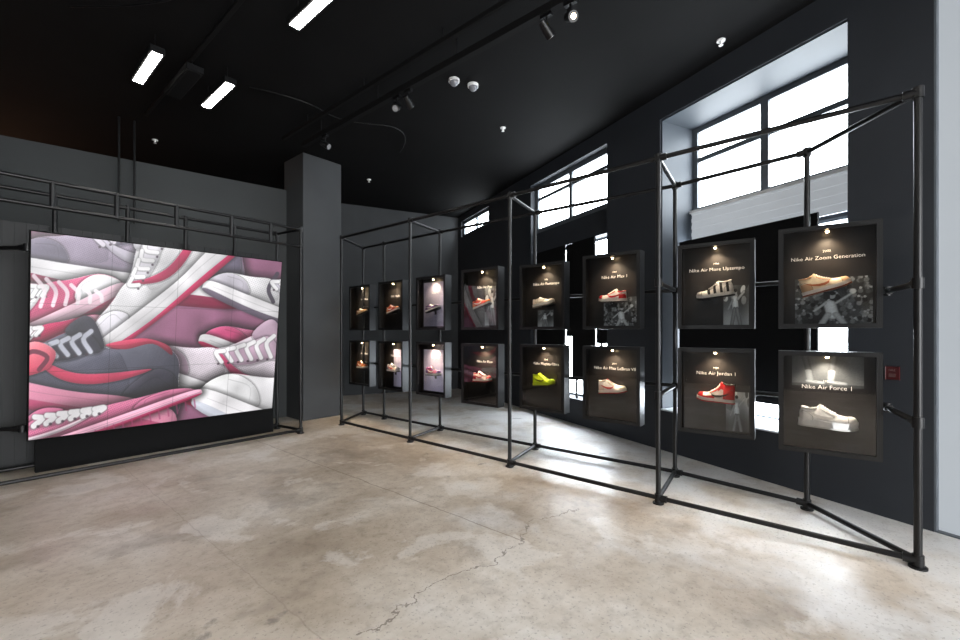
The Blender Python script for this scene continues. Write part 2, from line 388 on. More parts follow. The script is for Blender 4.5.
def shoe2d(heel,toe,up,body,over,sole_,trim,lace=(250,248,250),hf=1.0,mesh=0.14,lining=(60,40,52),stripes=False,mid=(250,247,250),ms=1.0):
    H_=np.array(heel,float); T_=np.array(toe,float); ax=T_-H_; L=np.hypot(*ax); ax/=L; nv=np.array([ax[1],-ax[0]])*up
    k=L/100
    def mp(pts): return [tuple(H_+ax*x*k+nv*y*k*hf) for x,y in pts]
    g=(0.15,1.0)
    dk=lambda c,f:tuple(v*f for v in c)
    paint(mp([(1,2),(0,30),(3,45),(14,50),(26,42),(36,42),(43,53),(52,45),(64,33),(80,27),(93,23),(101,12),(98,4),(50,1)]),body,dk(body,0.82),g,R=12*k,shadow=4*k+2,amp=0.34,sdark=0.6)
    paint(mp([(60,14),(66,31),(80,26.5),(90,23),(86,12)]),dk(body,1.0),dk(body,0.86),g,R=3*k,shadow=0,mesh=mesh,amp=0.12)
    paint(mp([(22,14),(26,38),(36,38),(46,28),(58,24),(56,13)]),dk(body,0.98),dk(body,0.86),g,R=3*k,shadow=0,mesh=mesh,amp=0.12)
    paint(mp([(5,44),(14,49),(25,42),(34,42),(28,47),(17,52),(7,50)]),lining,dk(lining,0.6),g,R=3*k,shadow=0)
    paint(mp([(34,40),(40,56),(46,58),(52,46),(44,40)]),over,dk(over,0.82),g,R=3*k,shadow=2)
    paint(mp([(35,38),(43,48),(53,40),(66,30),(62,23),(50,27),(42,33)]),over,dk(over,0.86),g,R=2.5*k,shadow=1.4*k)
    paint(mp([(2,10),(1,29),(9,34),(17,25),(22,10)]),over,dk(over,0.8),g,R=3*k,shadow=1.2*k)
    paint(mp([(78,10),(80,20),(88,24),(95,21),(101,12),(98,8)]),over,dk(over,0.84),g,R=4*k,shadow=1.2*k)
    stroke(cur(mp([(3,24),(10,28),(16,20)])),dk(over,0.7),0.35,0.6); stroke(cur(mp([(81,12),(83,20),(92,20)])),dk(over,0.7),0.35,0.6)
    if stripes:
        for i in range(7):
            x=14+i*8; stroke(cur(mp([(x,12),(x+5,22),(x+3,38)])),trim,1.2*k,0.9)
    else:
        paint(mp([(12,33),(24,22),(38,15),(50,15),(60,22),(66,31),(56,24),(44,21),(30,25)]),trim,dk(trim,0.8),g,R=2*k,shadow=1.0*k)
    for i in range(6):
        a=mp([(41+i*4.4,49-i*3.6)])[0]; b=mp([(39.5+i*4.6,36-i*2.4)])[0]; c_=mp([(43.5+i*4.6,43-i*2.9)])[0]
        stroke(cur([a,c_,b]),dk(lace,0.55),1.4*k,0.55); stroke(cur([(a[0],a[1]-0.4),(c_[0],c_[1]-0.4),(b[0],b[1]-0.4)]),lace,1.0*k,0.95)
        e_=mp([(41+i*4.6,34-i*2.3)])[0]; stroke([e_,(e_[0]+0.4,e_[1])],(60,44,56),0.45*k+0.2,0.8)
    paint(mp([(-1,-5*ms),(0,9),(20,12),(45,9),(75,10),(99,11),(104,5),(98,-2*ms),(60,-6*ms),(20,-6*ms)]),mid,dk(mid,0.86),g,R=4*k,shadow=2*k+1)
    paint(mp([(0,-6*ms),(1,-1),(30,0),(70,-1),(101,3),(98,-3*ms),(60,-8*ms),(20,-8*ms)]),sole_,dk(sole_,0.75),g,R=2*k,shadow=0)
    stroke(cur(mp([(2,5),(30,6),(60,4),(98,6)])),dk(mid,0.75),0.35,0.6)
W_=(252,250,253); CR=(214,36,96); PK=(242,128,172); MV=(176,160,184); DG=(92,92,110); GY=(216,210,222); DR=(160,28,76)
shoe2d((236,300),(14,274),-1,MV,(132,122,146),DR,(222,214,230),hf=0.72,lace=(224,216,228))
shoe2d((-60,372),(122,296),1,(232,90,140),W_,DR,W_,hf=0.66,mid=(240,200,216))
for i in range(6): stroke(cur([(34+i*12,276+i*3),(44+i*11,290+i),(40+i*12,306-i)]),(252,240,246),2.0,0.85)
shoe2d((-70,400),(112,330),1,CR,(246,170,196),DR,W_,hf=0.5)
shoe2d((372,352),(206,292),-1,W_,GY,(110,98,116),(74,66,80),hf=0.62,stripes=True)
shoe2d((380,408),(202,346),-1,PK,(226,84,138),CR,(252,214,230),hf=0.58)
shoe2d((250,236),(102,356),-1,W_,(240,236,244),CR,(216,44,100),hf=0.72,mesh=0.10,lining=(170,50,90),ms=0.6)
shoe2d((330,440),(134,378),-1,(240,228,238),(212,180,202),CR,(216,74,122),hf=0.80,mesh=0.18)
shoe2d((430,490),(196,408),-1,W_,(254,253,255),(214,218,230),(226,228,236),hf=0.72,mesh=0.04)
shoe2d((166,424),(-60,376),-1,DG,(58,56,70),(214,84,130),(236,70,110),hf=0.66,lace=(196,198,212),lining=(214,60,96),mid=(236,150,180))
paint([(12,352),(34,340),(54,350),(48,366),(28,374),(12,374)],(248,140,152),(214,64,96),R=7,shadow=3)
stroke(cur([(20,358),(32,350),(46,356),(38,368)]),(100,30,56),2.2,0.9)
shoe2d((-60,476),(190,398),1,PK,(224,118,160),DR,(252,230,240),hf=0.24,mesh=0.2,mid=(246,180,206))
for i in range(20): stroke([(20+i*9,450-i*2.6),(21+i*9,458-i*2.6)],(150,50,96),0.8,0.6)
nz=rs0.randn(ny,nx,1)*0.012
lo=rs0.rand(13,16)
gy=np.linspace(0,11.99,ny); gx=np.linspace(0,14.99,nx); iy=gy.astype(int); ix=gx.astype(int); ty=(gy-iy)[:,None]; tx=(gx-ix)[None,:]
LF=(lo[iy][:,ix]*(1-ty)*(1-tx)+lo[iy+1][:,ix]*ty*(1-tx)+lo[iy][:,ix+1]*(1-ty)*tx+lo[iy+1][:,ix+1]*ty*tx)[...,None]
img=np.clip(img*(0.82+0.26*LF)+nz,0,1)
for k in (1,2,3): img[:,int(nx*k/4)]*=0.7
for k in (1,2): img[int(ny*k/3),:]*=0.7
sx0,sx1,sz0,sz1=0.40,2.83,0.38,2.45
tilt=math.atan2(0.3,2.07)
scr=empty('video_screen',(sx0,6.30,sz0),(tilt,0,0),'large lit video screen showing piled pink and white sneakers','screen')
Hs=math.hypot(2.07,0.3); Ws=sx1-sx0
pic=obj('display_surface',raster_mesh('display_surface',Ws,Hs,img,attr_mat('screen_picture',1.0)),None,loc=(0,0,0)); child(pic,scr)
child(boxes('housing',[mm((-0.012,0.003,-0.012),(Ws+0.012,0.06,Hs+0.012))],M_black,bevel=0.004),scr)
bb=boxes('support_panel',[mm((0.46,6.46,0),(2.92,6.55,2.3))],M_black); tag(bb,'matte black backing panel standing behind the video screen','panel')

# ---------------- lettering
def letter_obj(txt,size,loc,maxw=None,m=M_letter,name='lettering'):
    cu=bpy.data.curves.new('t','FONT'); cu.body=txt; cu.size=size; cu.align_x='CENTER'; cu.extrude=0.0004
    cu.resolution_u=2; cu.offset=-0.0006
    to=bpy.data.objects.new('t',cu); COL.objects.link(to); bpy.context.view_layer.update()
    me=bpy.data.meshes.new_from_object(to.evaluated_get(bpy.context.evaluated_depsgraph_get()))
    COL.objects.unlink(to); bpy.data.objects.remove(to)
    xs=[v.co.x for v in me.vertices]; wd=max(xs)-min(xs)
    sc=1.0 if maxw is None else min(1.0,maxw/wd)
    me.transform(Matrix.Rotation(math.pi/2,4,'X')@Matrix.Scale(sc,4))
    me.materials.clear(); me.materials.append(m)
    return obj(name,me,None,loc=loc)

# ---------------- display cases
CW,CHt,CD,RIM=0.62,0.79,0.13,0.034
th=0.014
bm=bmesh.new()
for a,b in [((-CW/2,-CD,CHt/2-th),(CW/2,0,CHt/2)),((-CW/2,-CD,-CHt/2),(CW/2,0,-CHt/2+th)),((-CW/2,-CD,-CHt/2+th),(-CW/2+th,0,CHt/2-th)),((CW/2-th,-CD,-CHt/2+th),(CW/2,0,CHt/2-th)),
    ((-CW/2+th,-CD+0.001,CHt/2-RIM),(CW/2-th,-CD+0.016,CHt/2-th)),((-CW/2+th,-CD+0.001,-CHt/2+th),(CW/2-th,-CD+0.016,-CHt/2+RIM)),((-CW/2+th,-CD+0.001,-CHt/2+RIM),(-CW/2+RIM,-CD+0.016,CHt/2-RIM)),((CW/2-RIM,-CD+0.001,-CHt/2+RIM),(CW/2-th,-CD+0.016,CHt/2-RIM))]:
    c,s=mm(a,b); bm_box(bm,c,s)
ME_FRAME=fin(bm,'case_frame'); ME_FRAME.materials.append(M_case)
bm=bmesh.new(); c,s=mm((-CW/2+th,-0.012,-CHt/2+th),(CW/2-th,-0.001,CHt/2-th)); bm_box(bm,c,s); ME_BACK=fin(bm,'back_panel'); ME_BACK.materials.append(M_back)
bm=bmesh.new(); bm_tube(bm,(0,-0.065,CHt/2-th),(0,-0.065,CHt/2-0.040),0.015,14); ME_LH=fin(bm,'lamp_body'); ME_LH.materials.append(M_pipe)
bm=bmesh.new(); bm_sphere(bm,(0,-0.065,CHt/2-0.045),0.012,12,(1,1,0.7)); ME_LB=fin(bm,'lamp_bulb',True); ME_LB.materials.append(M_lamp)
bm=bmesh.new(); vs=[bm.verts.new(p) for p in ((-CW/2+RIM-0.002,-CD+0.012,-CHt/2+RIM-0.002),(CW/2-RIM+0.002,-CD+0.012,-CHt/2+RIM-0.002),(CW/2-RIM+0.002,-CD+0.012,CHt/2-RIM+0.002),(-CW/2+RIM-0.002,-CD+0.012,CHt/2-RIM+0.002))]; bm.faces.new(vs)
ME_GL=bpy.data.meshes.new('front_glass'); bm.to_mesh(ME_GL); bm.free(); ME_GL.materials.append(M_cglass)
M_photo_refl=attr_mat('photo_or_reflection',lit=True)
M_acr=mat('clear_grey_mount',rgb(70,70,70),0.2)
def photo_reflection_img(kind,seed,nx=90,ny=90):
    rs=np.random.RandomState(seed); yy,xx=np.mgrid[0:ny,0:nx]/float(nx)
    G=[0.22+0.12*np.sin(xx*5+seed)*np.cos(yy*4)]
    def blob(cx,cy,rx,ry,a,val,p=3.0):
        X_=(xx-cx)*math.cos(a)+(yy-cy)*math.sin(a); Y_=-(xx-cx)*math.sin(a)+(yy-cy)*math.cos(a)
        w_=np.clip(p*(1-((X_/rx)**2+(Y_/ry)**2)),0,1); G[0]=G[0]*(1-w_)+w_*val
    def limb(x0,y0,x1,y1,w,val):
        dx,dy=x1-x0,y1-y0; t=np.clip(((xx-x0)*dx+(yy-y0)*dy)/(dx*dx+dy*dy),0,1)
        d=np.sqrt((xx-x0-t*dx)**2+(yy-y0-t*dy)**2); w_=np.clip((w-d)/0.02,0,1); G[0]=G[0]*(1-w_)+w_*(val-0.25*(d/w)**2)
    if kind=='crowd':
        for k in range(140):
            cx,cy=rs.rand(2); s_=0.04; v_=rs.rand()*0.5; blob(cx,cy-s_*1.6,s_*0.9,s_*1.3,0,v_+0.05); blob(cx,cy,s_*0.5,s_*0.7,0,0.25+rs.rand()*0.45)
        limb(0.46,0.42,0.50,0.18,0.09,0.85); limb(0.44,0.20,0.34,-0.05,0.055,0.7); limb(0.54,0.2,0.64,0.0,0.055,0.7)
        limb(0.54,0.44,0.72,0.62,0.032,0.7); limb(0.40,0.44,0.26,0.28,0.032,0.7); blob(0.49,0.60,0.05,0.075,0,0.62); blob(0.49,0.65,0.053,0.045,0,0.08)
        blob(0.75,0.68,0.045,0.06,0,0.75)
    elif kind=='cool':
        G[0]=0.42+0.18*np.sin(yy*4+seed)+0.08*np.sin(xx*7)
        for k in range(8): blob(rs.rand(),rs.rand()*0.4+0.6,0.05+rs.rand()*0.12,0.04+rs.rand()*0.1,rs.rand()*3,0.15+rs.rand()*0.6)
        limb(0.45,0.62,0.48,0.38,0.13,0.85); limb(0.44,0.38,0.34,0.02,0.08,0.5); limb(0.54,0.38,0.66,0.02,0.08,0.5)
        limb(0.36,0.62,0.2,0.4,0.05,0.6); limb(0.56,0.64,0.8,0.82,0.05,0.6); blob(0.47,0.80,0.07,0.09,0,0.55); blob(0.47,0.86,0.075,0.05,0,0.06)
    elif kind=='pale': G[0]=0.66+0.2*np.sin(xx*3+seed)*np.sin(yy*2+1)  # smooth pale sheet: a reflection in the case glass painted as a print
    elif kind=='legs':
        G[0]=0.52+0.05*np.sin(xx*9)-0.22*yy
        G[0][yy<0.1]=0.34
        for x0,x1 in ((0.18,0.26),(0.60,0.55)):
            limb(x0,1.05,x1,0.35,0.055,0.40); limb(x0*0.3+x1*0.7,0.50,x1,0.22,0.06,0.80)
        for cx in (0.30,0.60):
            limb(cx-0.06,0.17,cx+0.13,0.13,0.055,0.95); limb(cx-0.08,0.09,cx+0.17,0.08,0.02,0.65); limb(cx,0.18,cx+0.06,0.15,0.012,0.3)
    g=np.clip(G[0]+rs.randn(ny,nx)*0.025,0.02,0.97)
    c=np.stack([g*0.94,g*0.98,g*1.0],2)
    if kind=='pale': c=np.stack([g*0.90,g*0.88,g*1.0],2)  # violet-grey tint of the painted reflection
    if kind=='legs': c*=0.66
    return np.clip(c,0,1)

# ---------------- shoes
def ip(tab,x): 
    return float(np.interp(x,[t[0] for t in tab],[t[1] for t in tab]))
HW=[(0,0.0),(0.015,0.014),(0.06,0.026),(0.15,0.031),(0.3,0.032),(0.45,0.036),(0.6,0.044),(0.72,0.047),(0.84,0.043),(0.93,0.031),(0.98,0.016),(1,0.0)]
def Htab(style):
    if style=='high': return [(0,0.08),(0.03,0.14),(0.1,0.145),(0.28,0.135),(0.36,0.160),(0.42,0.125),(0.5,0.092),(0.6,0.07),(0.72,0.052),(0.86,0.046),(0.95,0.036),(1,0.008)]
    if style=='mid': return [(0,0.06),(0.03,0.11),(0.1,0.112),(0.28,0.10),(0.36,0.128),(0.43,0.1),(0.52,0.078),(0.62,0.06),(0.74,0.048),(0.86,0.042),(0.95,0.034),(1,0.008)]
    if style=='sleek': return [(0,0.04),(0.03,0.075),(0.12,0.07),(0.28,0.056),(0.36,0.085),(0.46,0.066),(0.58,0.05),(0.72,0.038),(0.88,0.032),(0.96,0.022),(1,0.006)]
    return [(0,0.05),(0.03,0.090),(0.1,0.090),(0.26,0.074),(0.35,0.112),(0.44,0.092),(0.55,0.070),(0.68,0.053),(0.8,0.047),(0.9,0.044),(0.96,0.034),(1,0.008)]
SL=0.30
def shoe(loc,style,c,toe=1,tilt=0.0,label='',scale=1.0,thick=0.03,bands=False):
    H=Htab(style); zs=thick
    top=empty('sneaker',loc,(0,0,0) ,label,'shoe','sneakers shown in the display cases')
    R=Matrix.Rotation(0 if toe>0 else math.pi,4,'Z')@Matrix.Scale(scale,4)
    T=R@Matrix.Translation((-SL/2,0,0))
    def hw(s): return ip(HW,s)
    def lift(s): return 0.014*max(0,(s-0.72)/0.28)**2
    def pt(s,a,off=0.0):
        w=hw(s)+off; h=ip(H,s)+off
        ca,sa=math.cos(a),math.sin(a)
        y=w*(abs(ca)**0.75)*(1 if ca>=0 else -1); z=zs+lift(s)+h*(max(0,sa)**0.8)
        k=1-0.18*max(0,sa)*(1 if s<0.45 else 0.5); return Vector((s*SL,y*k,z))
    def patch(name,s0,s1,a0,a1,off,m,ns=20,na=16,close=False):
        bm=bmesh.new(); g=[]
        for i in range(ns+1):
            s=s0+(s1-s0)*i/ns
            g.append([bm.verts.new(pt(s,a0+(a1-a0)*j/na,off)) for j in range(na+1)])
        for i in range(ns):
            for j in range(na): bm.faces.new((g[i][j],g[i+1][j],g[i+1][j+1],g[i][j+1]))
        if close:
            for i in range(ns): bm.faces.new((g[i][0],g[i][-1],g[i+1][-1],g[i+1][0]))
        bmesh.ops.remove_doubles(bm,verts=bm.verts,dist=1e-5)
        bm.transform(T); me=fin(bm,name,True); o=obj(name,me,m); child(o,top); return o
    pi=math.pi
    def M(i): 
        col=c[i]; return mat('shoe_%d_%d_%d'%col,rgb(*col),0.5,noise=0.06,nscale=40,bump=0.1)
    def sole(name,z0,z1,off,m):
        bm=bmesh.new(); n=28; sv=[0.5-0.5*math.cos(pi*i/n) for i in range(n+1)]
        ring=[(s,1) for s in sv]+[(s,-1) for s in reversed(sv[1:-1])]
        lo=[];hi=[]
        for s,sd in ring:
            x=s*SL+(s-0.5)*2*off*1.0; y=sd*(hw(s)+ (off if 0<s<1 else 0))
            lo.append(bm.verts.new((x,y*0.96,z0+lift(s)*1.1))); hi.append(bm.verts.new((x,y,z1+lift(s))))
        k=len(ring)
        for i in range(k): bm.faces.new((lo[i],lo[(i+1)%k],hi[(i+1)%k],hi[i]))
        bm.faces.new(lo[::-1]); bm.faces.new(hi); bm.transform(T); me=fin(bm,name); smooth_ang(me); o=obj(name,me,m); child(o,top)
    sole('outsole',0,0.010,0.006,M(3)); sole('midsole',0.010,zs+0.006,0.004,M(2))
    patch('upper',0.003,0.999,0,pi,0,M(0),30,18,True)
    patch('toe_guard',0.84,0.997,0,pi,0.0018,M(1),8,16)
    if style!='high':
        patch('heel_counter',0.004,0.24,0,0.5,0.002,M(1),8,6); patch('heel_counter',0.004,0.24,pi-0.5,pi,0.002,M(1),8,6)
    else:
        patch('ankle_panel',0.004,0.30,0,1.30,0.0018,M(1),14,12); patch('ankle_panel',0.004,0.30,pi-1.30,pi,0.0018,M(1),14,12)
        patch('eyestay_wing',0.30,0.44,0.55,1.25,0.0022,M(1),8,8); patch('eyestay_wing',0.30,0.44,pi-1.25,pi-0.55,0.0022,M(1),8,8)
        patch('foxing',0.52,0.86,0,0.34,0.0022,M(1),10,5); patch('foxing',0.52,0.86,pi-0.34,pi,0.0022,M(1),10,5)
    patch('eyestay',0.38,0.66,0.75,1.15,0.002,M(1),10,5); patch('eyestay',0.38,0.66,pi-1.15,pi-0.75,0.002,M(1),10,5)
    patch('tongue',0.34,0.64,pi*0.37,pi*0.63,0.003,M(4),10,8)
    Ms=mat('shoe_seam_grey' if not bands else 'shoe_seam_black',rgb(120,112,106) if not bands else rgb(30,30,30),0.7)
    bm=bmesh.new()
    for sd in (1,-1):
        for pts in ([(0.84,0.02),(0.835,0.5),(0.83,1.0),(0.83,1.5)],[(0.24,0.02),(0.23,0.3),(0.14,0.55),(0.02,0.6)],[(0.38,0.75),(0.5,0.74),(0.66,0.8)]):
            V=[pt(s_,a_ if sd>0 else pi-a_,0.0024) for s_,a_ in cur(pts,4)]
            for a_,b_ in zip(V,V[1:]): bm_tube(bm,a_,b_,0.0011,5)
    bm.transform(T); child(obj('seam',fin(bm,'seam'),Ms),top)
    if bands:
        for s_ in (0.10,0.27,0.44,0.60): 
            patch('side_band',s_,s_+0.07,0.05,1.1,0.0034,M(6),4,8); patch('side_band',s_,s_+0.07,pi-1.1,pi-0.05,0.0034,M(6),4,8)
    zc=zs+ip(H,0.2)
    bm=bmesh.new(); bm_sphere(bm,(0.18*SL,0,zc-0.004),1.0,20,(0.040,0.02,0.008)); bm.transform(T); o=obj('lining',fin(bm,'lining',True),mat('shoe_lining_dark',rgb(40,36,36),0.9)); child(o,top)
    bm=bmesh.new(); k=22; 
    P=[Vector((0.18*SL+0.043*math.cos(2*pi*i/k),0.022*math.sin(2*pi*i/k),zc-0.004+0.012*(math.cos(2*pi*i/k)**2)*(1 if math.cos(2*pi*i/k)>0 else 0.6))) for i in range(k)]
    for i in range(k): bm_tube(bm,P[i],P[(i+1)%k],0.0055,8)
    bm.transform(T); me=fin(bm,'collar',True); o=obj('collar',me,M(1) if style!='high' else M(6)); child(o,top)
    bm=bmesh.new()
    for i in range(6):
        s=0.40+i*0.042
        for sd in (0,1):
            A_=[pt(s+ (0.02*j/4 if sd else 0.02-0.02*j/4),pi*(0.32+0.36*j/4),0.0055) for j in range(5)]
            for a_,b_ in zip(A_,A_[1:]): bm_tube(bm,a_,b_,0.0024,6)
    bm.transform(T); o=obj('laces',fin(bm,'laces'),M(5)); child(o,top)
    if bands: return top
    up=[(0.13,0.80),(0.25,0.62),(0.38,0.50),(0.5,0.46),(0.58,0.52),(0.63,0.70)]
    lo=[(0.13,0.78),(0.25,0.44),(0.38,0.26),(0.5,0.22),(0.58,0.34),(0.63,0.69)]
    bm=bmesh.new(); Hm_=0.075 if style!='sleek' else 0.055
    for sd in (1,-1):
        prev=None
        for i in range(21):
            s=0.13+0.50*i/20
            hs=ip(H,s); 
            def sp(zr):
                z=zr*Hm_; sa=min(0.93,(z/hs))**(1/0.8); a=math.asin(sa); a=a if sd>0 else pi-a
                return pt(s,a,0.0042)
            zu,zl=ip(up,s),ip(lo,s)
            col=[bm.verts.new(sp(zl+(zu-zl)*j/3)) for j in range(4)]
            if prev:
                for j in range(3): bm.faces.new((prev[j],col[j],col[j+1],prev[j+1]))
            prev=col
    bm.transform(T); o=obj('tick_emblem',fin(bm,'tick_emblem',True),M(6)); child(o,top)
    return top

WHT=(244,244,243);BLK=(18,18,20);RED=(190,14,24)
cases=[
 (826,4.22,1,'2003','Nike Air Zoom Generation','mid',[(236,226,204),(214,180,146),WHT,(150,80,50),(230,215,185),WHT,(190,110,70)],1,0.28,('crowd',3,-0.20,-0.36,0.47,0.36),'cream and tan basketball sneaker','tilted on its mount'),
 (826,4.22,0,'1982',"Nike Air Force 1",'low',[(248,248,248),(242,242,241),(250,250,250),(228,227,226),(248,248,248),(250,250,250),(208,207,206)],1,-0.04,('legs',5,-0.22,0.115,0.44,0.24),'bulky all-white leather sneaker',''),
 (713,4.38,1,'1996','Nike Air More Uptempo','mid',[(244,243,242),(228,227,226),WHT,BLK,BLK,WHT,BLK],-1,-0.12,('cool',8,0.06,-0.36,0.20,0.36),'white sneaker with black bands',''),
 (713,4.38,0,'1985','Nike Air Jordan 1','high',[WHT,RED,WHT,RED,RED,WHT,BLK],-1,0.05,('cool',11,0.08,-0.36,0.18,0.36),'red and white high-top sneaker',''),
 (610,4.30,1,'1987','Nike Air Max 1','low',[WHT,RED,WHT,(60,50,50),WHT,WHT,RED],-1,0.0,('crowd',13,-0.12,-0.36,0.40,0.3),'white running sneaker with red overlays',''),
 (610,4.30,0,'2009','Nike Air Max LeBron VII','mid',[WHT,(214,206,200),WHT,RED,RED,WHT,RED],1,0.1,None,'white mid sneaker with red details',''),
 (541,4.40,1,'1995','Nike Air Footscape','sleek',[(240,238,232),(224,216,206),WHT,(180,170,160),WHT,WHT,(190,180,170)],1,0.15,('cool',2,-0.12,-0.36,0.22,0.2),'off-white slim running sneaker','tilted on its mount'),
 (541,4.40,0,'2014','Nike Magista Obra','mid',[(212,235,40),(190,220,30),(205,230,40),(120,130,20),(212,235,40),(200,225,40),(60,80,20)],1,0.1,None,'neon yellow football boot',''),
 (479,4.23,1,'','Nike Air Max','low',[(210,70,50),(235,130,60),WHT,BLK,RED,WHT,WHT],1,0.25,('cool',21,0.0,-0.34,0.26,0.5),'orange and red running sneaker','tilted on its mount'),
 (479,4.23,0,'','Nike Air Flow','low',[(238,230,224),RED,WHT,RED,WHT,WHT,RED],1,0.05,None,'cream running sneaker with red overlays',''),
 (430,4.38,1,'','Nike Air','sleek',[(130,100,160),(100,76,130),WHT,BLK,(160,120,170),WHT,WHT],1,0.2,('pale',23,-0.26,-0.34,0.5,0.66),'purple sneaker before a painted pale reflection',''),
 (430,4.38,0,'','Nike Air','low',[(180,84,116),(120,80,150),WHT,BLK,(200,120,150),WHT,WHT],1,0.0,('pale',25,-0.26,-0.34,0.5,0.62),'pink and purple running sneaker',''),
 (390,4.38,1,'','Nike Waffle','low',[(200,60,40),(220,150,90),WHT,BLK,RED,WHT,WHT],1,0.2,None,'red and tan running sneaker',''),
 (390,4.38,0,'','Nike Cortez','low',[(234,228,220),(120,130,150),WHT,BLK,WHT,WHT,RED],1,0.0,('pale',31,-0.05,-0.34,0.3,0.6),'white leather running sneaker',''),
 (359,4.45,1,'','Nike Moon','sleek',[(200,160,120),(160,115,80),(200,180,150),BLK,(180,140,100),WHT,WHT],1,0.2,None,'slim tan leather running shoe',''),
 (359,4.45,0,'','Nike Blazer','low',[(215,125,60),(180,90,50),WHT,(120,70,40),WHT,WHT,WHT],1,0.0,None,'orange-brown canvas low sneaker',''),
]
def rear_x(y):
    ch=sorted([R0,R1,R2,R3,R4,R5],key=lambda q:q[1])
    return float(np.interp(y,[q[1] for q in ch],[q[0] for q in ch]))
for (px,X,row,year,title,style,cols,toe,tl,pr,lab,lab2) in cases:
    Y=Yat(px,X); z=1.90 if row else 0.93
    rz=-math.pi/2+(math.radians(5) if px>700 else 0)
    e=empty('display_case',(X+CD,Y,z),(0,0,rz),'black lit display case holding '+lab,'display case','lit display cases on the pipe rack')
    for n_,me in (('case_frame',ME_FRAME),('back_panel',ME_BACK),('lamp_body',ME_LH),('lamp_bulb',ME_LB),('front_glass',ME_GL)):
        child(obj(n_,me),e)
    af=title.endswith('Force 1')
    child(letter_obj(title,0.046,(0,-0.0175,CHt/2-(0.300 if af else 0.25)),0.45),e)
    if year: child(letter_obj(year,0.026,(0,-0.0175,CHt/2-(0.245 if af else 0.194))),e)
    if pr:
        k,sd,x0,z0,w_,h_=pr
        ii=photo_reflection_img(k,sd)
        child(obj('photo_or_reflection',raster_mesh('photo_or_reflection',w_,h_,ii,M_photo_refl),loc=(x0,-0.0135,z0)),e)
    gap=max(0.01,rear_x(Y)-0.02-(X+CD))
    child(boxes('rack_bracket',[mm((-0.05,0,-0.04),(0.05,gap,0.04))],M_pipe),e)
    sz=-0.115 if row else -0.10
    if af: sz=-0.20
    child(boxes('shoe_mount',[mm((-0.02,-0.08,sz-0.006),(0.02,-0.0121,sz)),mm((-0.02,-0.016,sz-0.05),(0.02,-0.0121,sz))],M_acr),e)
    Rz=Matrix.Rotation(rz,4,'Z'); off=Rz@Vector((0,-0.064,sz))
    loc=Vector((X+CD+off.x,Y+off.y,z+off.z+abs(tl)*0.02))
    sh=shoe(loc,style,cols,toe,tl,(lab+' '+lab2).strip(),scale=1.18 if af else (1.02 if px>700 else 1.0),thick=0.042 if af else 0.03,bands='Uptempo' in title)
    sh.matrix_basis=Matrix.Translation(loc)@Rz@Matrix.Rotation(-tl*toe,4,'Y')
    ld=bpy.data.lights.new('case_lamp_light','SPOT'); ld.energy=19 if af or row==0 else 17; ld.color=(1,0.77,0.52) if not af else (1,0.86,0.70); ld.spot_size=math.radians(126); ld.spot_blend=1.0; ld.shadow_soft_size=0.02
    lo_=bpy.data.objects.new('case_lamp_light',ld); COL.objects.link(lo_); lo_.location=(0,-0.088,CHt/2-0.060); lo_.rotation_euler=(math.radians(5),0,0); child(lo_,e)

# ---------------- ceiling fixtures
def strip_light(x,y,Lh=0.75,wd=0.085,z=4.22,on=True,lab='slim rectangular ceiling light glowing white'):
    e=empty('ceiling_light',(x,y,z),label=lab,cat='ceiling light',group='strip lights under the ceiling')
    child(boxes('housing',[mm((-wd/2-0.02,-Lh/2-0.02,0.005),(wd/2+0.02,Lh/2+0.02,0.07))],M_black,bevel=0.004),e)
    child(boxes('diffuser',[mm((-wd/2,-Lh/2,-0.001),(wd/2,Lh/2,0.006))],M_strip if on else M_black),e)
    for s in(-1,1): child(tube('hanger',(0,s*Lh*0.4,0.07),(0,s*Lh*0.4,4.45-z),0.004,M_pipe,6),e)
strip_light(1.21,5.56); strip_light(1.88,5.58); strip_light(1.90,3.46,Lh=0.65); 
strip_light(1.55,5.62,on=False,wd=0.12,lab='unlit black rectangular ceiling light housing')
for (x,y) in [(1.9,1.2),(1.9,-1.4),(-0.6,1.2),(-0.6,3.4),(-0.6,-1.4),(-2.4,3.4),(-2.4,0.5)]: strip_light(x,y)  # extra fixtures added out of view to brighten the room
def track(x,y0,y1,z,w_,h_,lab):
    e=boxes('lighting_track',[mm((x-w_/2,y0,z),(x+w_/2,y1,z+h_))],M_black,bevel=0.003); tag(e,lab,'track')
    k=y0+0.3
    while k<y1:
        keep(tube('hanger',(x,k,z+h_),(x,k,4.45),0.006,M_pipe,8),e); k+=1.3
    return e
track(3.2,-2.5,6.1,4.2,0.07,0.07,'black lighting track hung below the ceiling')
track(3.0,-2.5,6.3,4.3,0.045,0.045,'thin black conduit beside the lighting track')
track(1.55,2.2,7.2,4.38,0.04,0.03,'thin black conduit between the strip lights')
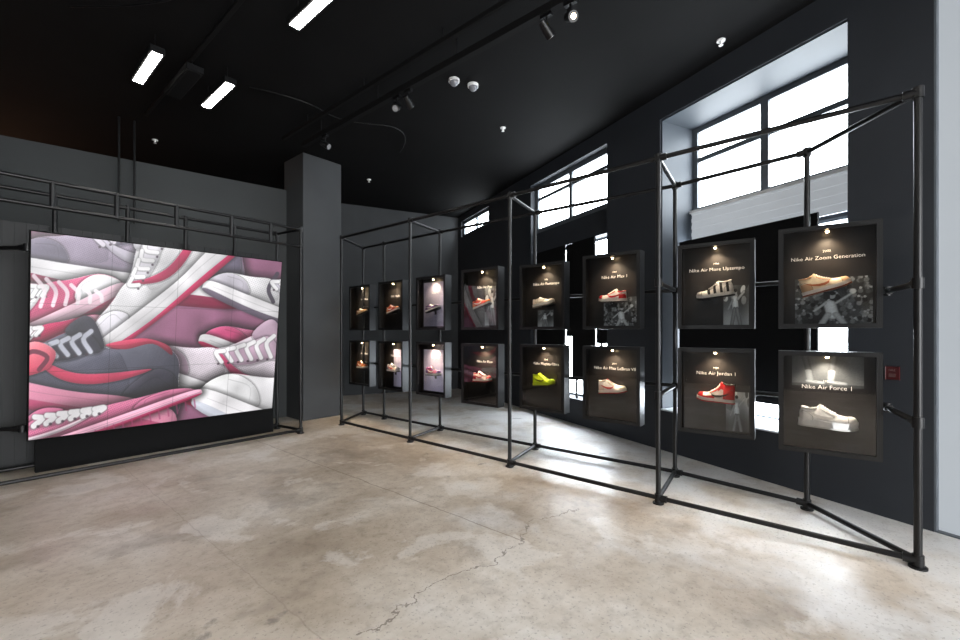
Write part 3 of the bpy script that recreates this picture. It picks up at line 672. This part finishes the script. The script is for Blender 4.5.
def spot(x,y,z,aim,lab,on=False):
    e=empty('track_spotlight',(x,y,z),label=lab,cat='spotlight',group='spotlights on the lighting track')
    d=Vector(aim).normalized()
    bm=bmesh.new(); bm_box(bm,(0,0,-0.015),(0.035,0.11,0.03)); bm_tube(bm,(0,0,-0.03),(0,0,-0.10),0.008,8); child(obj('adapter',fin(bm,'adapter'),M_pipe),e)
    c0=Vector((0,0,-0.13)); bm=bmesh.new(); bm_tube(bm,c0-d*0.07,c0+d*0.07,0.034,18,0.042); me=fin(bm,'lamp_head'); smooth_ang(me); child(obj('lamp_head',me,M_pipe),e)
    bm=bmesh.new(); bm_tube(bm,c0+d*0.0701,c0+d*0.074,0.033 if not on else 0.02,18); child(obj('lens',fin(bm,'lens'),M_lamp if on else mat('dull_lens',rgb(120,120,122),0.2)),e)
    bm=bmesh.new()
    for s_ in(-1,1): bm_box(bm,(s_*0.044,0,-0.115),(0.006,0.02,0.05))
    bm_box(bm,(0,0,-0.092),(0.094,0.02,0.006)); child(obj('yoke',fin(bm,'yoke'),M_pipe),e)
spot(3.2,1.72,4.2,(-0.5,-0.6,-0.5),'black track spotlight with a warm lens',True)
spot(3.2,1.95,4.2,(0.7,-0.2,-0.6),'black track spotlight aimed at the cases')
spot(3.2,3.75,4.2,(0.8,0.2,-0.5),'black track spotlight aimed at the cases')
spot(3.2,3.95,4.2,(-0.6,-0.4,-0.5),'black track spotlight aimed across the room')
spot(3.2,5.50,4.2,(0.3,-0.8,-0.5),'black track spotlight aimed across the room')
def at(px,py,z):
    d=(z-CH)*F/(HY-py); r=(px-CX)/F*d; return (fx*d+fy*r,fy*d-fx*r)
for px,py in((454,82),(473,87)):
    x,y=at(px,py,4.42); bm=bmesh.new(); bm_tube(bm,(0,0,0),(0,0,-0.03),0.065,24); me=fin(bm,'mount_ring'); smooth_ang(me)
    e=obj('dome_sensor',me,M_white,loc=(x,y,4.45)); tag(e,'small white dome camera on the black ceiling','camera',None); e['group']='dome cameras on the ceiling'
    bm=bmesh.new(); bm_sphere(bm,(0,0,-0.03),0.052,20); child(obj('dome',fin(bm,'dome',True),mat('smoked_dome',rgb(120,122,128),0.2)),e)
for px,py in((721,45),(503,131),(155,143),(369,182)):
    x,y=at(px,py,4.4); bm=bmesh.new(); bm_tube(bm,(0,0,0),(0,0,-0.012),0.04,20); me=fin(bm,'escutcheon'); smooth_ang(me)
    e=obj('sprinkler_head',me,M_white,loc=(x,y,4.45)); tag(e,'small pale sprinkler head under the ceiling','sprinkler','sprinkler heads'); 
    bm=bmesh.new(); bm_tube(bm,(0,0,-0.012),(0,0,-0.05),0.01,10); bm_tube(bm,(0,0,-0.05),(0,0,-0.054),0.022,14); child(obj('deflector',fin(bm,'deflector'),M_white),e)
for x in (1.35,1.52):
    e=tube('conduit',(x,7.65,3.0),(x,7.65,4.45),0.014,M_pipe,8); tag(e,'thin vertical conduit rising above the partition','pipe','conduits above the partition')
for pts in ([(2.2,5.5),(2.7,5.1),(3.3,5.3),(4.1,4.6),(4.6,5.6)],[(0.6,5.4),(0.9,4.9),(1.3,4.2),(1.2,3.2)]):
    cu=bpy.data.curves.new('cable','CURVE'); cu.dimensions='3D'; cu.bevel_depth=0.006; sp=cu.splines.new('NURBS'); sp.points.add(len(pts)-1)
    for i,p in enumerate(pts): sp.points[i].co=(p[0],p[1],4.44 if i in(0,len(pts)-1) else 4.36,1)
    sp.use_endpoint_u=True; sp.order_u=3
    t=bpy.data.objects.new('t',cu); COL.objects.link(t); bpy.context.view_layer.update()
    me=bpy.data.meshes.new_from_object(t.evaluated_get(bpy.context.evaluated_depsgraph_get())); COL.objects.unlink(t)
    me.materials.clear(); e=obj('power_cable',me,M_pipe); tag(e,'loose black cable sagging from the ceiling','cable','cables under the ceiling')
# unseen warm glow added behind the partition to brighten the brown far wall
e=empty('added_warm_light',(0.2,11.2,3.5),label='unseen warm light added behind the partition',cat='fill light')
bm=bmesh.new(); bm_sphere(bm,(0,0,0),0.05,16); child(obj('bulb',fin(bm,'bulb',True),mat('added_warm_glow',(1,0.6,0.35),0.3,emit=420,ecol=(1,0.5,0.28),noise=0)),e)
child(tube('cord',(0,0,0.05),(0,0,0.95),0.005,M_pipe,6),e)
k=(893-CX)/F; d0,r0=3.62,3.14; tt=(r0-k*d0)/(0.4369+k*0.8994)
dd_=d0+0.8994*tt; zz=CH-(373-HY)/F*dd_
e=boxes('fire_call_point',[W(tt-0.042,tt+0.042,-0.014,0,zz-0.05,zz+0.05)],M_red,M=MW,bevel=0.003); tag(e,'red fire alarm call point on the dark pilaster','fire alarm')
keep(boxes('face_plate',[W(tt-0.02,tt+0.02,-0.017,-0.014,zz-0.03,zz-0.004)],mat('worn_face_plate',rgb(95,70,68),0.5),M=MW),e)
lt=letter_obj('FIRE',0.024,(0,0,0),m=mat('white_print',rgb(150,140,138),0.5)); 
ctr=MW@Vector((tt,-0.0155,zz+0.015)); lt.location=ctr; lt.rotation_euler=(0,0,math.atan2(-U.y,-U.x)); keep(lt,e)

# ---------------- world, camera
wd=bpy.data.worlds.new('World'); SC.world=wd; wd.use_nodes=True
wd.node_tree.nodes['Background'].inputs[0].default_value=(0.75,0.85,1,1); wd.node_tree.nodes['Background'].inputs[1].default_value=0.3
cam=bpy.data.cameras.new('Camera'); cam.sensor_width=36; cam.lens=F/960*36; cam.shift_y=12/960; cam.clip_start=0.05
co=bpy.data.objects.new('Camera',cam); COL.objects.link(co); co.location=(0,0,CH); co.rotation_euler=(math.pi/2,0,-TH)
SC.camera=co
